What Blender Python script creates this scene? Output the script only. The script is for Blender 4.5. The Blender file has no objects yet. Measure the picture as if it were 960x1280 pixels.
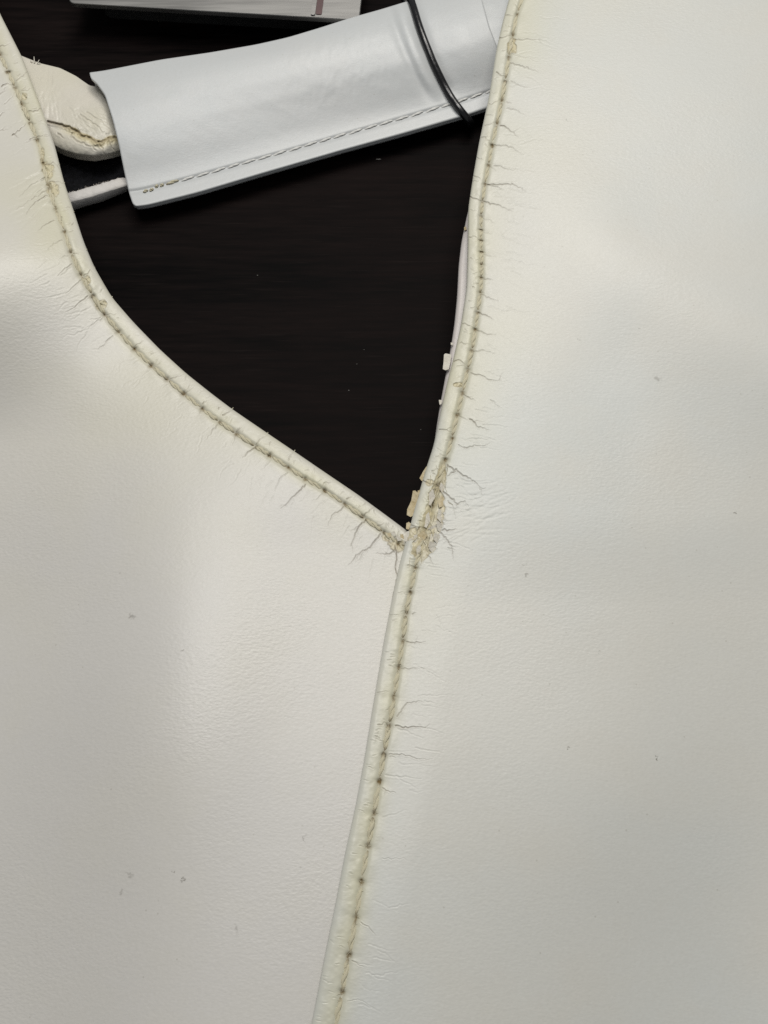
import bpy, math, random
import numpy as np
from mathutils import Vector, Matrix

random.seed(11)
rng = np.random.default_rng(11)
MM = 0.001
scene = bpy.context.scene
COL = scene.collection

# ------------------------------------------------------------------ camera
TILT = math.radians(22.0)
VFOV = math.radians(50.0)
DIST = 214.0                               # mm from the lens to the bag
FPX = 640.0 / math.tan(VFOV / 2)
TGT = np.array([0.0, 0.0, 13.0])
FWD = np.array([0.0, math.sin(TILT), -math.cos(TILT)])
UPV = np.array([0.0, math.cos(TILT), math.sin(TILT)])
CAMP = TGT - FWD * DIST
cam_data = bpy.data.cameras.new('camera')
cam = bpy.data.objects.new('camera', cam_data)
COL.objects.link(cam)
cam.location = Vector(CAMP * MM)
cam.rotation_euler = (TILT, 0, 0)
cam_data.sensor_fit = 'VERTICAL'
cam_data.angle = VFOV
cam_data.clip_start = 0.005
cam_data.clip_end = 20
scene.camera = cam

# ------------------------------------------------------------------ room light (indoors: lamps, no sun)
world = bpy.data.worlds.new('World')
scene.world = world
world.use_nodes = True
bg = world.node_tree.nodes['Background']
bg.inputs[0].default_value = (0.93, 0.97, 1.0, 1)
bg.inputs[1].default_value = 0.215


def area(name, loc, aim, sx, sy, power, color):
    d = bpy.data.lights.new(name, 'AREA')
    d.shape = 'RECTANGLE'
    d.size, d.size_y, d.energy, d.color = sx, sy, power, color
    o = bpy.data.objects.new(name, d)
    COL.objects.link(o)
    o.location = loc
    o.rotation_euler = (Vector(aim) - Vector(loc)).to_track_quat('-Z', 'Y').to_euler()
    return o


area('ceiling_lamp', (0.10, 0.46, 0.66), (0, 0, 0), 0.34, 0.26, 3.2, (1.0, 0.965, 0.90))
area('room_lamp', (-0.12, 0.24, 0.74), (0, 0, 0), 0.26, 0.26, 2.05, (1.0, 0.985, 0.95))

scene.view_settings.view_transform = 'Standard'
scene.view_settings.look = 'None'
scene.view_settings.exposure = 0.0
scene.view_settings.gamma = 1.0
scene.view_settings.use_curve_mapping = False
scene.render.engine = 'CYCLES'
scene.cycles.use_denoising = False
scene.cycles.max_bounces = 6
scene.cycles.diffuse_bounces = 3
scene.cycles.glossy_bounces = 3


# ------------------------------------------------------------------ helpers
def W(px, py, z):
    """Where the ray through a photo pixel meets height z (mm)."""
    px, py, z = np.broadcast_arrays(np.asarray(px, float), np.asarray(py, float), np.asarray(z, float))
    dx = px - 480.0
    uy = 640.0 - py
    dy = FWD[1] * FPX + UPV[1] * uy
    dz = FWD[2] * FPX + UPV[2] * uy
    t = (z - CAMP[2]) / dz
    return np.stack([CAMP[0] + t * dx, CAMP[1] + t * dy, z], -1)


def sstep(x, a, b):
    t = np.clip((np.asarray(x, float) - a) / (b - a), 0, 1)
    return t * t * (3 - 2 * t)


_lat = rng.random((256, 256))


def vnoise(x, y):
    x = np.asarray(x, float); y = np.asarray(y, float)
    xi = np.floor(x).astype(int); yi = np.floor(y).astype(int)
    fx = x - xi; fy = y - yi
    fx = fx * fx * (3 - 2 * fx); fy = fy * fy * (3 - 2 * fy)
    a = _lat[xi % 256, yi % 256]; b = _lat[(xi + 1) % 256, yi % 256]
    c = _lat[xi % 256, (yi + 1) % 256]; d = _lat[(xi + 1) % 256, (yi + 1) % 256]
    return (a * (1 - fx) + b * fx) * (1 - fy) + (c * (1 - fx) + d * fx) * fy - 0.5


def fbm(x, y, n=3):
    r = 0; a = 1.0
    for _ in range(n):
        r = r + a * vnoise(x, y); x = x * 2.03 + 17.3; y = y * 2.03 + 5.1; a *= 0.5
    return r


def gsmooth(a, s):
    n = int(s * 3)
    k = np.exp(-0.5 * (np.arange(-n, n + 1) / s) ** 2); k /= k.sum()
    out = np.empty_like(a)
    for i in range(a.shape[1]):
        p = np.concatenate([2 * a[0, i] - a[n:0:-1, i], a[:, i], 2 * a[-1, i] - a[-2:-n - 2:-1, i]])
        out[:, i] = np.convolve(p, k, 'valid')
    return out


def curve(pts, step, smooth=8):
    p = np.array(pts, float)
    d = np.r_[0, np.cumsum(np.hypot(*np.diff(p, axis=0).T))]
    n = int(d[-1] / step)
    t = np.linspace(0, d[-1], n)
    c = np.stack([np.interp(t, d, p[:, 0]), np.interp(t, d, p[:, 1])], -1)
    return gsmooth(c, smooth / step)


def mesh_obj(name, verts, faces, mat, parent=None, smooth=True, attrs=None):
    me = bpy.data.meshes.new(name)
    v = np.asarray(verts, np.float32) * MM
    f = np.asarray(faces, np.int32)
    me.vertices.add(len(v)); me.vertices.foreach_set('co', v.ravel())
    k = f.shape[1]
    me.loops.add(f.size); me.loops.foreach_set('vertex_index', f.ravel())
    me.polygons.add(len(f))
    me.polygons.foreach_set('loop_start', np.arange(0, f.size, k, dtype=np.int32))
    me.polygons.foreach_set('loop_total', np.full(len(f), k, np.int32))
    me.polygons.foreach_set('use_smooth', np.full(len(f), smooth, bool))
    for an, av in (attrs or {}).items():
        at = me.attributes.new(an, 'FLOAT', 'POINT')
        at.data.foreach_set('value', np.asarray(av, np.float32).ravel())
    me.update(calc_edges=True)
    me.validate()
    me.materials.append(mat)
    o = bpy.data.objects.new(name, me)
    COL.objects.link(o)
    if parent:
        o.parent = parent
    return o


def grid_faces(nu, nv, flip=False, closed=False):
    i = np.arange(nu - 1)[:, None]
    j = np.arange(nv if closed else nv - 1)[None]
    a = i * nv + j; b = i * nv + (j + 1) % nv
    c = (i + 1) * nv + (j + 1) % nv; d = (i + 1) * nv + j
    f = np.stack([a, b, c, d], -1).reshape(-1, 4)
    return f[:, ::-1] if flip else f


def grid_obj(name, P, mat, parent=None, attrs=None, closed=False):
    nu, nv = P.shape[:2]
    # outward = towards the lens for the open sheets built here
    a = P[nu // 2, nv // 2]; n = np.cross(P[nu // 2, nv // 2 + 1] - a, P[nu // 2 + 1, nv // 2] - a)
    f = grid_faces(nu, nv, flip=n[2] < 0, closed=closed)
    return mesh_obj(name, P.reshape(-1, 3), f[:, ::-1] if False else f, mat, parent,
                    attrs={k: v.ravel() for k, v in (attrs or {}).items()})


def empty(name, loc):
    o = bpy.data.objects.new(name, None)
    COL.objects.link(o)
    o.location = loc
    o.empty_display_size = 0.01
    return o


def tag(o, label=None, cat=None, group=None, kind=None):
    for k, v in (('label', label), ('category', cat), ('group', group), ('kind', kind)):
        if v:
            o[k] = v
    return o


# ------------------------------------------------------------------ materials
class NT:
    def __init__(self, name):
        self.m = bpy.data.materials.new(name)
        self.m.use_nodes = True
        self.t = self.m.node_tree
        self.b = self.t.nodes['Principled BSDF']
        self.co = self.t.nodes.new('ShaderNodeTexCoord').outputs['Object']

    def n(self, typ, ins=None, **kw):
        nd = self.t.nodes.new(typ)
        for k, v in kw.items():
            setattr(nd, k, v)
        for k, v in (ins or {}).items():
            self.put(nd.inputs[k], v)
        return nd

    def put(self, sock, v):
        if isinstance(v, bpy.types.NodeSocket):
            self.t.links.new(v, sock)
        else:
            if sock.type == 'RGBA' and len(v) == 3:
                v = (*v, 1)
            sock.default_value = v

    def mapv(self, scale, rot=(0, 0, 0)):
        return self.n('ShaderNodeMapping', {'Vector': self.co, 'Scale': scale, 'Rotation': rot}).outputs[0]

    def noise(self, scale, detail=3, rough=0.55, vec=None, dist=0.0):
        return self.n('ShaderNodeTexNoise', {'Vector': vec or self.co, 'Scale': scale, 'Detail': detail,
                                             'Roughness': rough, 'Distortion': dist}).outputs['Fac']

    def math(self, op, a, b=0.0, c=None, clamp=False):
        nd = self.n('ShaderNodeMath', operation=op, use_clamp=clamp)
        self.put(nd.inputs[0], a); self.put(nd.inputs[1], b)
        if c is not None:
            self.put(nd.inputs[2], c)
        return nd.outputs[0]

    def ramp(self, fac, a, b, lo=0.0, hi=1.0):
        nd = self.n('ShaderNodeMapRange', {'Value': fac, 'From Min': a, 'From Max': b, 'To Min': lo, 'To Max': hi})
        return nd.outputs[0]

    def mix(self, fac, a, b):
        nd = self.n('ShaderNodeMix', data_type='RGBA')
        self.put(nd.inputs['Factor'], fac)
        self.put(nd.inputs[6], a if isinstance(a, bpy.types.NodeSocket) else (*a, 1))
        self.put(nd.inputs[7], b if isinstance(b, bpy.types.NodeSocket) else (*b, 1))
        return nd.outputs[2]

    def attr(self, name):
        return self.n('ShaderNodeAttribute', attribute_name=name).outputs['Fac']

    def bump(self, h, strength, dist, normal=None):
        nd = self.n('ShaderNodeBump', {'Height': h, 'Strength': strength, 'Distance': dist})
        if normal is not None:
            self.put(nd.inputs['Normal'], normal)
        return nd.outputs[0]

    def set(self, **kw):
        for k, v in kw.items():
            self.put(self.b.inputs[k.replace('_', ' ')], v)
        return self.m


def leather(name, white, warm, cool, worn=True, rough=0.40, marks=(), grain=1.0):
    t = NT(name)
    big = t.noise(16, 2, 0.5)
    mid = t.noise(60, 3, 0.6)
    col = t.mix(t.ramp(big, 0.40, 0.62), cool, white)
    col = t.mix(t.ramp(mid, 0.45, 0.75, 0, 0.55), col, warm)
    # pores and tiny soiled specks
    sp = t.n('ShaderNodeTexVoronoi', {'Vector': t.co, 'Scale': 500.0, 'Randomness': 1.0})
    pick = t.math('GREATER_THAN', t.n('ShaderNodeSeparateColor', {0: sp.outputs['Color']}).outputs[0], 0.80)
    dot = t.math('MULTIPLY', t.ramp(sp.outputs['Distance'], 0.05, 0.11, 1, 0), pick)
    col = t.mix(t.math('MULTIPLY', dot, 0.34), col, (0.30, 0.28, 0.23))
    fine = t.noise(1500, 2, 0.6)
    col = t.mix(t.ramp(fine, 0.30, 0.70, 0.0, 0.13), col, (0.42, 0.41, 0.37))
    if worn:
        col = t.mix(t.math('MULTIPLY', t.attr('yellow'), 0.85), col, (0.575, 0.55, 0.395))
        col = t.mix(t.attr('tan'), col, (0.57, 0.49, 0.29))
        dn = t.ramp(t.noise(2600, 3, 0.7), 0.32, 0.62, 0.45, 1.1)
        col = t.mix(t.math('MULTIPLY', t.attr('dirt'), dn, clamp=True), col, (0.135, 0.088, 0.026))
        col = t.mix(t.math('MULTIPLY', t.attr('crack'), 0.94), col, (0.11, 0.075, 0.038))
    # scuffs with a shape of their own
    if marks:
        wob = t.n('ShaderNodeTexNoise', {'Vector': t.co, 'Scale': 1300.0, 'Detail': 3.0})
        off = t.n('ShaderNodeVectorMath', {0: wob.outputs['Color'], 1: (0.5, 0.5, 0.5)}, operation='SUBTRACT').outputs[0]
        off = t.n('ShaderNodeVectorMath', {0: off, 'Scale': 0.0022}, operation='SCALE').outputs[0]
        pos = t.n('ShaderNodeVectorMath', {0: t.co, 1: off}, operation='ADD').outputs[0]
        acc = 0.0
        for (px, py, rx, ry, ang, amt) in marks:
            w = W(px, py, 15.0) * MM
            d = t.n('ShaderNodeVectorMath', {0: pos, 1: tuple(w)}, operation='SUBTRACT').outputs[0]
            d = t.n('ShaderNodeVectorRotate', {'Vector': d, 'Angle': -ang}, rotation_type='Z_AXIS').outputs[0]
            d = t.n('ShaderNodeVectorMath', {0: d, 1: (1 / rx / 150e-6, 1 / ry / 150e-6, 0)}, operation='MULTIPLY').outputs[0]
            ln = t.n('ShaderNodeVectorMath', {0: d}, operation='LENGTH').outputs['Value']
            acc = t.math('MAXIMUM', t.ramp(ln, 0.3, 1.0, amt * 0.85, 0.0), acc)
        col = t.mix(acc, col, (0.16, 0.145, 0.12))
    # relief: grain cells, short stretched wrinkles where the skin has been bent
    vor = t.n('ShaderNodeTexVoronoi', {'Vector': t.mapv((1, 1.5, 1), (0, 0, 0.25)), 'Scale': 1550.0, 'Randomness': 1.0},
              feature='SMOOTH_F1').outputs['Distance']
    wr = t.noise(1750, 3, 0.6, t.mapv((0.5, 1.15, 1), (0, 0, 0.12)), 0.6)
    patch = t.ramp(t.noise(38, 2, 0.5), 0.40, 0.66, 0.40, 1.0)
    h = t.math('ADD', t.math('MULTIPLY', vor, 0.7), t.math('MULTIPLY', wr, 0.85))
    h = t.math('MULTIPLY', h, patch)
    nrm = t.bump(h, 0.24 * grain, 0.00019)
    nrm = t.bump(t.noise(150, 2, 0.5), 0.025 * grain, 0.0012, nrm)
    r = t.ramp(t.noise(2500, 3, 0.6), 0.3, 0.7, rough - 0.03, rough + 0.03)
    if worn:
        r = t.math('ADD', r, t.math('MULTIPLY', t.attr('dirt'), 0.4))
    return t.set(Base_Color=col, Roughness=r, Normal=nrm, Specular_IOR_Level=0.5)


MARKS_L = [(163, 769, 4.5, 6.5, 0.7, 0.6), (229, 1099, 1.6, 1.8, 0, 0.75), (217, 1089, 3, 1.6, 0.6, 0.7),
           (381, 1050, 1.3, 7, 0.05, 0.45), (146, 1113, 4, 3.5, 0.3, 0.4), (297, 1160, 3, 6, 0.3, 0.45),
           (230, 815, 2.6, 1.3, 0.1, 0.7), (103, 770, 2, 1.4, 0, .4), (158, 1093, 7, 1.6, -0.4, 0.35)]
MARKS_R = [(821, 475, 7, 4.5, -0.5, 0.55), (922, 638, 2.4, 2.2, 0, 0.85), (823, 947, 1.7, 2.6, 0, 0.95),
           (722, 427, 2.4, 1.5, 0.7, 0.6), (657, 720, 3.2, 1.8, 0, 0.6), (655, 706, 4, 1.4, 0.2, 0.5),
           (749, 814, 2, 1.6, 0, 0.6), (709, 937, 1.6, 1.6, 0, 0.7), (797, 415, 1.6, 3, 0, 0.4), (707, 160, 1.8, 3, 0, 0.4)]
M_LEFT = leather('cream_leather', (0.625, 0.603, 0.560), (0.595, 0.575, 0.520), (0.590, 0.573, 0.543), marks=MARKS_L, grain=1.3)
M_RIGHT = leather('white_leather', (0.598, 0.590, 0.548), (0.588, 0.570, 0.515), (0.560, 0.572, 0.548), marks=MARKS_R, grain=0.8)
M_SLEEVE = leather('sleeve_leather', (0.525, 0.538, 0.540), (0.540, 0.542, 0.538), (0.505, 0.522, 0.527), worn=False, rough=0.40, grain=0.5)
M_STRAP = leather('strap_leather', (0.635, 0.60, 0.535), (0.615, 0.57, 0.475), (0.605, 0.575, 0.515), grain=1.1)
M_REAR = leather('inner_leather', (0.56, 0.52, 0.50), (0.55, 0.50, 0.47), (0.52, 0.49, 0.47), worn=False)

M_STRIP = leather('strip_leather', (0.62, 0.59, 0.56), (0.60, 0.55, 0.50), (0.60, 0.58, 0.56), worn=False, rough=0.6, grain=2.0)

t = NT('thread')
thv = t.noise(2600, 2, 0.7)
thc = t.mix(t.ramp(thv, 0.35, 0.7), (0.50, 0.455, 0.31), (0.68, 0.64, 0.49))
soil = t.math('ADD', t.ramp(t.attr('ends'), 0.55, 0.98), t.ramp(t.noise(260, 2), 0.45, 0.75, -0.1, 0.35), clamp=True)
thc = t.mix(soil, thc, (0.16, 0.115, 0.05))
M_THREAD = t.set(Base_Color=thc, Roughness=0.75,
                 Normal=t.bump(t.noise(5000, 2), 0.5, 0.0001), Sheen_Weight=0.3)
t = NT('grey_thread')
M_GTHREAD = t.set(Base_Color=t.mix(t.ramp(t.noise(1500, 2, 0.7), 0.35, 0.65), (0.58, 0.57, 0.54), (0.68, 0.68, 0.66)), Roughness=0.7)
t = NT('flaked_leather')
M_FLAKE = t.set(Base_Color=t.mix(t.ramp(t.noise(800, 3), 0.35, 0.7), (0.46, 0.37, 0.21), (0.62, 0.54, 0.37)), Roughness=0.7,
                Normal=t.bump(t.noise(2500, 3), 0.5, 0.0003))
t = NT('pale_flake')
M_PFLAKE = t.set(Base_Color=t.mix(t.ramp(t.noise(900, 3), 0.35, 0.7), (0.57, 0.53, 0.45), (0.67, 0.64, 0.56)), Roughness=0.6,
                 Normal=t.bump(t.noise(2500, 3), 0.4, 0.0003))
t = NT('raw_fibre')
M_RAW = t.set(Base_Color=t.mix(t.ramp(t.noise(700, 4), 0.3, 0.7), (0.44, 0.38, 0.34), (0.66, 0.60, 0.54)), Roughness=0.85,
              Normal=t.bump(t.noise(1400, 4, 0.7), 0.8, 0.0006))
t = NT('black_lining')
M_LINING = t.set(Base_Color=t.mix(t.ramp(t.noise(900, 3), 0.4, 0.75), (0.003, 0.003, 0.004), (0.010, 0.010, 0.013)), Roughness=0.9,
                 Normal=t.bump(t.noise(1500, 3), 0.7, 0.0006), Specular_IOR_Level=0.2)
t = NT('black_rubber')
M_CORD = t.set(Base_Color=(0.006, 0.006, 0.007), Roughness=t.ramp(t.noise(900, 3), 0.3, 0.7, 0.16, 0.34),
               Normal=t.bump(t.noise(700, 3), 0.15, 0.0003))
t = NT('brushed_metal')
bm_ = t.noise(600, 3, 0.6, t.mapv((0.06, 1.0, 1.0), (0, 0, -0.05)))
M_METAL = t.set(Base_Color=t.mix(t.ramp(bm_, 0.3, 0.7), (0.18, 0.177, 0.172), (0.25, 0.246, 0.238)), Metallic=0.85,
                Roughness=t.ramp(bm_, 0.3, 0.7, 0.34, 0.5), Normal=t.bump(bm_, 0.08, 0.0002))
t = NT('dark_metal')
M_DMETAL = t.set(Base_Color=(0.03, 0.03, 0.03), Metallic=0.3, Roughness=t.ramp(t.noise(400, 3), 0.3, 0.7, 0.45, 0.65))
t = NT('reflection_strip')
M_MAROON = t.set(Base_Color=t.mix(t.noise(300, 3), (0.05, 0.018, 0.020), (0.10, 0.045, 0.045)), Roughness=0.4)
t = NT('dust')
M_DUST = t.set(Base_Color=t.mix(t.noise(2000, 2), (0.12, 0.115, 0.11), (0.24, 0.23, 0.21)), Roughness=0.9)

# dark stained wood
t = NT('dark_wood')
g1 = t.noise(90, 5, 0.65, t.mapv((0.10, 1.0, 1.0), (0, 0, -0.06)), 0.6)
g2 = t.noise(700, 3, 0.6, t.mapv((0.09, 1.0, 1.0), (0, 0, -0.06)))
gg = t.math('ADD', t.math('MULTIPLY', g1, 0.6), t.math('MULTIPLY', g2, 0.4))
wc = t.mix(t.ramp(gg, 0.38, 0.64), (0.0018, 0.0014, 0.0015), (0.0098, 0.0066, 0.0062))
pit = t.noise(1500, 2, 0.5, t.mapv((0.05, 1.0, 1.0), (0, 0, -0.06)))
wc = t.mix(t.ramp(pit, 0.62, 0.76, 0, 0.35), wc, (0.018, 0.013, 0.012))
M_WOOD = t.set(Base_Color=wc, Roughness=t.ramp(gg, 0.3, 0.7, 0.42, 0.60), Specular_IOR_Level=0.02,
               Normal=t.bump(gg, 0.25, 0.0002))

# ------------------------------------------------------------------ table
tb = []
nx = 60
xs = np.linspace(-420, 420, nx); ys = np.linspace(-330, 470, nx)
top = np.stack([*np.meshgrid(xs, ys, indexing='ij'), np.zeros((nx, nx))], -1)
ring_idx = [i * nx for i in range(nx)] + [(nx - 1) * nx + j for j in range(1, nx)] + \
           [i * nx + nx - 1 for i in range(nx - 2, -1, -1)] + [j for j in range(nx - 2, 0, -1)]
V = top.reshape(-1, 3)
F = grid_faces(nx, nx, flip=True)
low = V[ring_idx] - np.array([0, 0, 22.0])
n0 = len(V); m = len(ring_idx)
side = np.array([[ring_idx[k], n0 + k, n0 + (k + 1) % m, ring_idx[(k + 1) % m]] for k in range(m)])
table = mesh_obj('table_top', np.vstack([V, low]), np.vstack([F, side]), M_WOOD, smooth=False)
tag(table, 'dark espresso stained wooden table top under the white leather bag', 'table', kind='structure')


def lump(c, r, ax=(1, 1, 1), n=5, seed=0):
    """small irregular grain / crumb"""
    rg = np.random.default_rng(seed)
    v = [[0, 0, 1], [0, 0, -1]]
    for k in range(n):
        a = 2 * math.pi * k / n
        q = 0.7 + 0.6 * rg.random()
        v.append([math.cos(a) * q, math.sin(a) * q, 0.3 * (rg.random() - 0.5)])
    v = np.array(v) * r * np.array(ax) + np.array(c)
    f = []
    for k in range(n):
        f += [[0, 2 + k, 2 + (k + 1) % n], [1, 2 + (k + 1) % n, 2 + k]]
    return v, np.array(f)


for i, (px, py, r, e) in enumerate([(322, 344, 0.10, 1.6), (455, 437, 0.09, 1), (436, 488, 0.12, 1.4), (526, 537, 0.10, 1),
                                    (473, 199, 0.12, 5), (446, 455, 0.07, 2)]):
    v, f = lump(W(px, py, 0.12), r, (e, 1, 0.6), seed=i)
    mesh_obj('dust_speck', v, f, M_DUST, table, smooth=False)

# ------------------------------------------------------------------ curves read off the bag
EDGE_L = [(-62, -130), (-30, -55), (0, 17), (28, 72), (50, 130), (68, 180), (80, 227), (92, 263), (105, 303), (118, 334), (140, 372),
          (167, 403), (200, 437), (233, 467), (267, 494), (291, 512), (335, 542), (369, 565), (410, 593), (447, 618),
          (488, 648), (512, 666), (560, 702)]
HOLE_L = [(-56, -68), (-45, -41), (-33, -14), (-21, 13), (-11, 42), (0, 70), (10, 90), (19, 109), (28, 131), (37, 152), (47, 175), (54, 205),
          (61, 234), (70, 263), (81, 290), (89, 317), (102, 345), (115, 368), (132, 395), (149, 416), (168, 437), (190, 458), (210, 475), (230, 493),
          (253, 512), (273, 527), (295, 542), (318, 558), (338, 570), (360, 585), (381, 599), (405, 613), (430, 630), (455, 648),
          (479, 665), (498, 680), (521, 697)]
EDGE_R = [(676, -140), (655, -70), (636, 0), (629, 24), (620, 64), (611, 122), (599, 177), (591, 222), (585, 262), (584.5, 310), (583, 360),
          (576, 407), (568, 443), (559, 478), (550, 518), (542, 557), (533, 584), (524, 615), (515, 648), (508, 675), (500, 702), (495, 726),
          (490, 749), (481, 795), (471, 854), (463, 902), (455, 952), (444, 1010), (432, 1064), (420, 1127), (407, 1190), (392, 1268), (372, 1370)]
HOLE_R = [(684, -98), (675, -70), (667, -42), (657, -14), (646, 17), (641, 45), (636, 72), (632, 100), (627, 127), (621, 156), (615, 182), (611, 206), (606, 231),
          (603, 252), (601.5, 270), (601, 287), (601, 301), (602, 315), (602, 332), (602, 347), (600, 367), (597, 390), (594, 412),
          (590, 437), (585, 462), (578, 491), (572, 518), (565, 547), (557, 575), (547, 609), (540, 634), (531, 661), (524, 690),
          (519, 711), (513, 740), (507, 768), (504, 800), (498, 835), (493, 871), (487, 905), (480, 940), (474, 977), (467, 1019),
          (460, 1059), (452, 1101), (445, 1147), (436, 1195), (427, 1242), (418, 1290), (408, 1338)]
DIR_L = [((-62, -130), (-1, 0.0)), ((28, 72), (-1, 0.14)), ((110, 317), (-0.93, 0.37)), ((200, 437), (-0.75, 0.66)),
         ((320, 531), (-0.55, 0.83)), ((447, 618), (-0.38, 0.92)), ((510, 665), (-0.25, 0.97)), ((560, 702), (-0.185, 0.98))]

STEP = 0.62
CL = curve(EDGE_L, STEP, 7)
CR = curve(EDGE_R, STEP, 7)
_rq = CR[:, 1]; _rp = CR[:, 0]


def edge_r_x(q):
    return np.interp(q, _rq, _rp)


_zq = np.arange(-400.0, 1800.0, 4.0)
_zz = gsmooth(np.interp(_zq, [-200, 60, 300, 520, 660, 800, 950, 1150, 1300, 1500], [17.6, 17.0, 15.4, 14.8, 14.3, 15.6, 16.9, 17.7, 17.6, 17.0])[:, None], 16)[:, 0]


def z_edge_r(q):
    return np.interp(q, _zq, _zz)


def zR(p, q, v):
    z = z_edge_r(q) + 1.3 * (1 - np.exp(-np.maximum(v, 0) / 70.0)) * sstep(q, 760, 640) + 0.5 * sstep(v, 15, 90) * sstep(q, 640, 760)
    # a soft ridge running down to the right, with a hollow under it
    d = (q - 250 - 0.52 * (p - 620))
    z = z + 1.1 * np.exp(-(d / 85.0) ** 2) * sstep(p, 600, 780)
    z = z - 1.0 * np.exp(-((d - 175) / 120.0) ** 2) * sstep(p, 620, 800)
    z = z - 9.0 * sstep(q, 400, 1250) * sstep(v, 40, 560)
    z = z + 1.5 * np.exp(-(((p - 760) / 130) ** 2 + ((q - 1000) / 160) ** 2))
    z = z + 0.12 * fbm(p / 120.0 + 3, q / 120.0, 2) * sstep(v, 20, 90)
    return z


def zL(p, q, v):
    z = 12.6 + 2.3 * (1 - np.exp(-np.maximum(v, 0) / 85.0))
    z = z + 3.6 * np.exp(-((p - 265) / 170.0) ** 2 - ((q - 880) / 200.0) ** 2) - 8.0 * sstep(p, 330, -120) * sstep(q, 300, 800)
    # hollow that shades the far left, swelling above and below it
    z = z + (10.5 * sstep(q + 0.10 * p, 560, 325) - 2.5) * sstep(p, 240, -60) * sstep(q, 120, 330) * sstep(q, 60, 330)
    z = z - 2.0 * sstep(q, 900, 1350)
    z = z + 0.12 * fbm(p / 110.0 + 9, q / 110.0, 2) * sstep(v, 20, 90)
    de = edge_r_x(q) - p
    w = sstep(sstep(de, 420, -30), 0.0, 1.0) * sstep(q, 540, 690)
    w = np.maximum(w, sstep(de, 40, 2) * sstep(q, 600, 690))
    lim = z_edge_r(q) - 1.38
    z = z * (1 - w) + lim * w
    return z


def wander(p0, ang, length, step=3.0, jit=0.35, bend=0.0):
    pts = [np.array(p0, float)]
    a = ang; n = max(3, int(length / step))
    for k in range(n):
        a = ang + bend * k / n + random.gauss(0, jit)
        pts.append(pts[-1] + step * np.array([math.cos(a), math.sin(a)]))
    return np.array(pts)


def rough_line(pts, step=3.0, amp=1.0):
    p = np.array(pts, float)
    d = np.r_[0, np.cumsum(np.hypot(*np.diff(p, axis=0).T))]
    n = max(3, int(d[-1] / step))
    tt = np.linspace(0, d[-1], n + 1)
    c = np.stack([np.interp(tt, d, p[:, 0]), np.interp(tt, d, p[:, 1])], -1)
    c[1:-1] += rng.normal(0, amp, (n - 1, 2)) * np.array([0.5, 1.0])
    return c


def paint(PX, PY, line, w0, w1):
    """distance field of a poly-line, restricted to a block: returns slices, dist/width, fraction along"""
    lo = line.min(0) - 9; hi = line.max(0) + 9
    ok = (PX > lo[0]) & (PX < hi[0]) & (PY > lo[1]) & (PY < hi[1])
    r = np.where(ok.any(1))[0]; c = np.where(ok.any(0))[0]
    if len(r) == 0 or len(c) == 0:
        return None
    sl = (slice(r[0], r[-1] + 1), slice(c[0], c[-1] + 1))
    x = PX[sl]; y = PY[sl]
    best = np.full(x.shape, 1e9); frac = np.zeros(x.shape)
    n = len(line) - 1
    for k in range(n):
        a = line[k]; b = line[k + 1]; ab = b - a
        tt = np.clip(((x - a[0]) * ab[0] + (y - a[1]) * ab[1]) / (ab @ ab + 1e-9), 0, 1)
        d = np.hypot(x - a[0] - tt * ab[0], y - a[1] - tt * ab[1])
        m = d < best
        best = np.where(m, d, best); frac = np.where(m, (k + tt) / n, frac)
    wd = w0 + (w1 - w0) * frac
    return sl, best, wd, frac


def apply_cracks(PX, PY, DZ, CR_, cracks):
    for line, w0, w1, amt, depth in cracks:
        r = paint(PX, PY, line, w0, w1)
        if r is None:
            continue
        sl, d, wd, fr = r
        core = np.exp(-(d / wd) ** 2)
        lip = np.exp(-((d - 2.3 * wd) / (1.4 * wd)) ** 2)
        fade = 1 - 0.65 * fr ** 2
        DZ[sl] += (-depth * core + 0.30 * depth * lip) * fade
        if amt > 0:
            brk = 0.75 + 0.6 * vnoise(PX[sl] * 0.35, PY[sl] * 0.35)
            CR_[sl] = np.maximum(CR_[sl], np.clip(core * amt * fade * brk, 0, 1))


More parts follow.
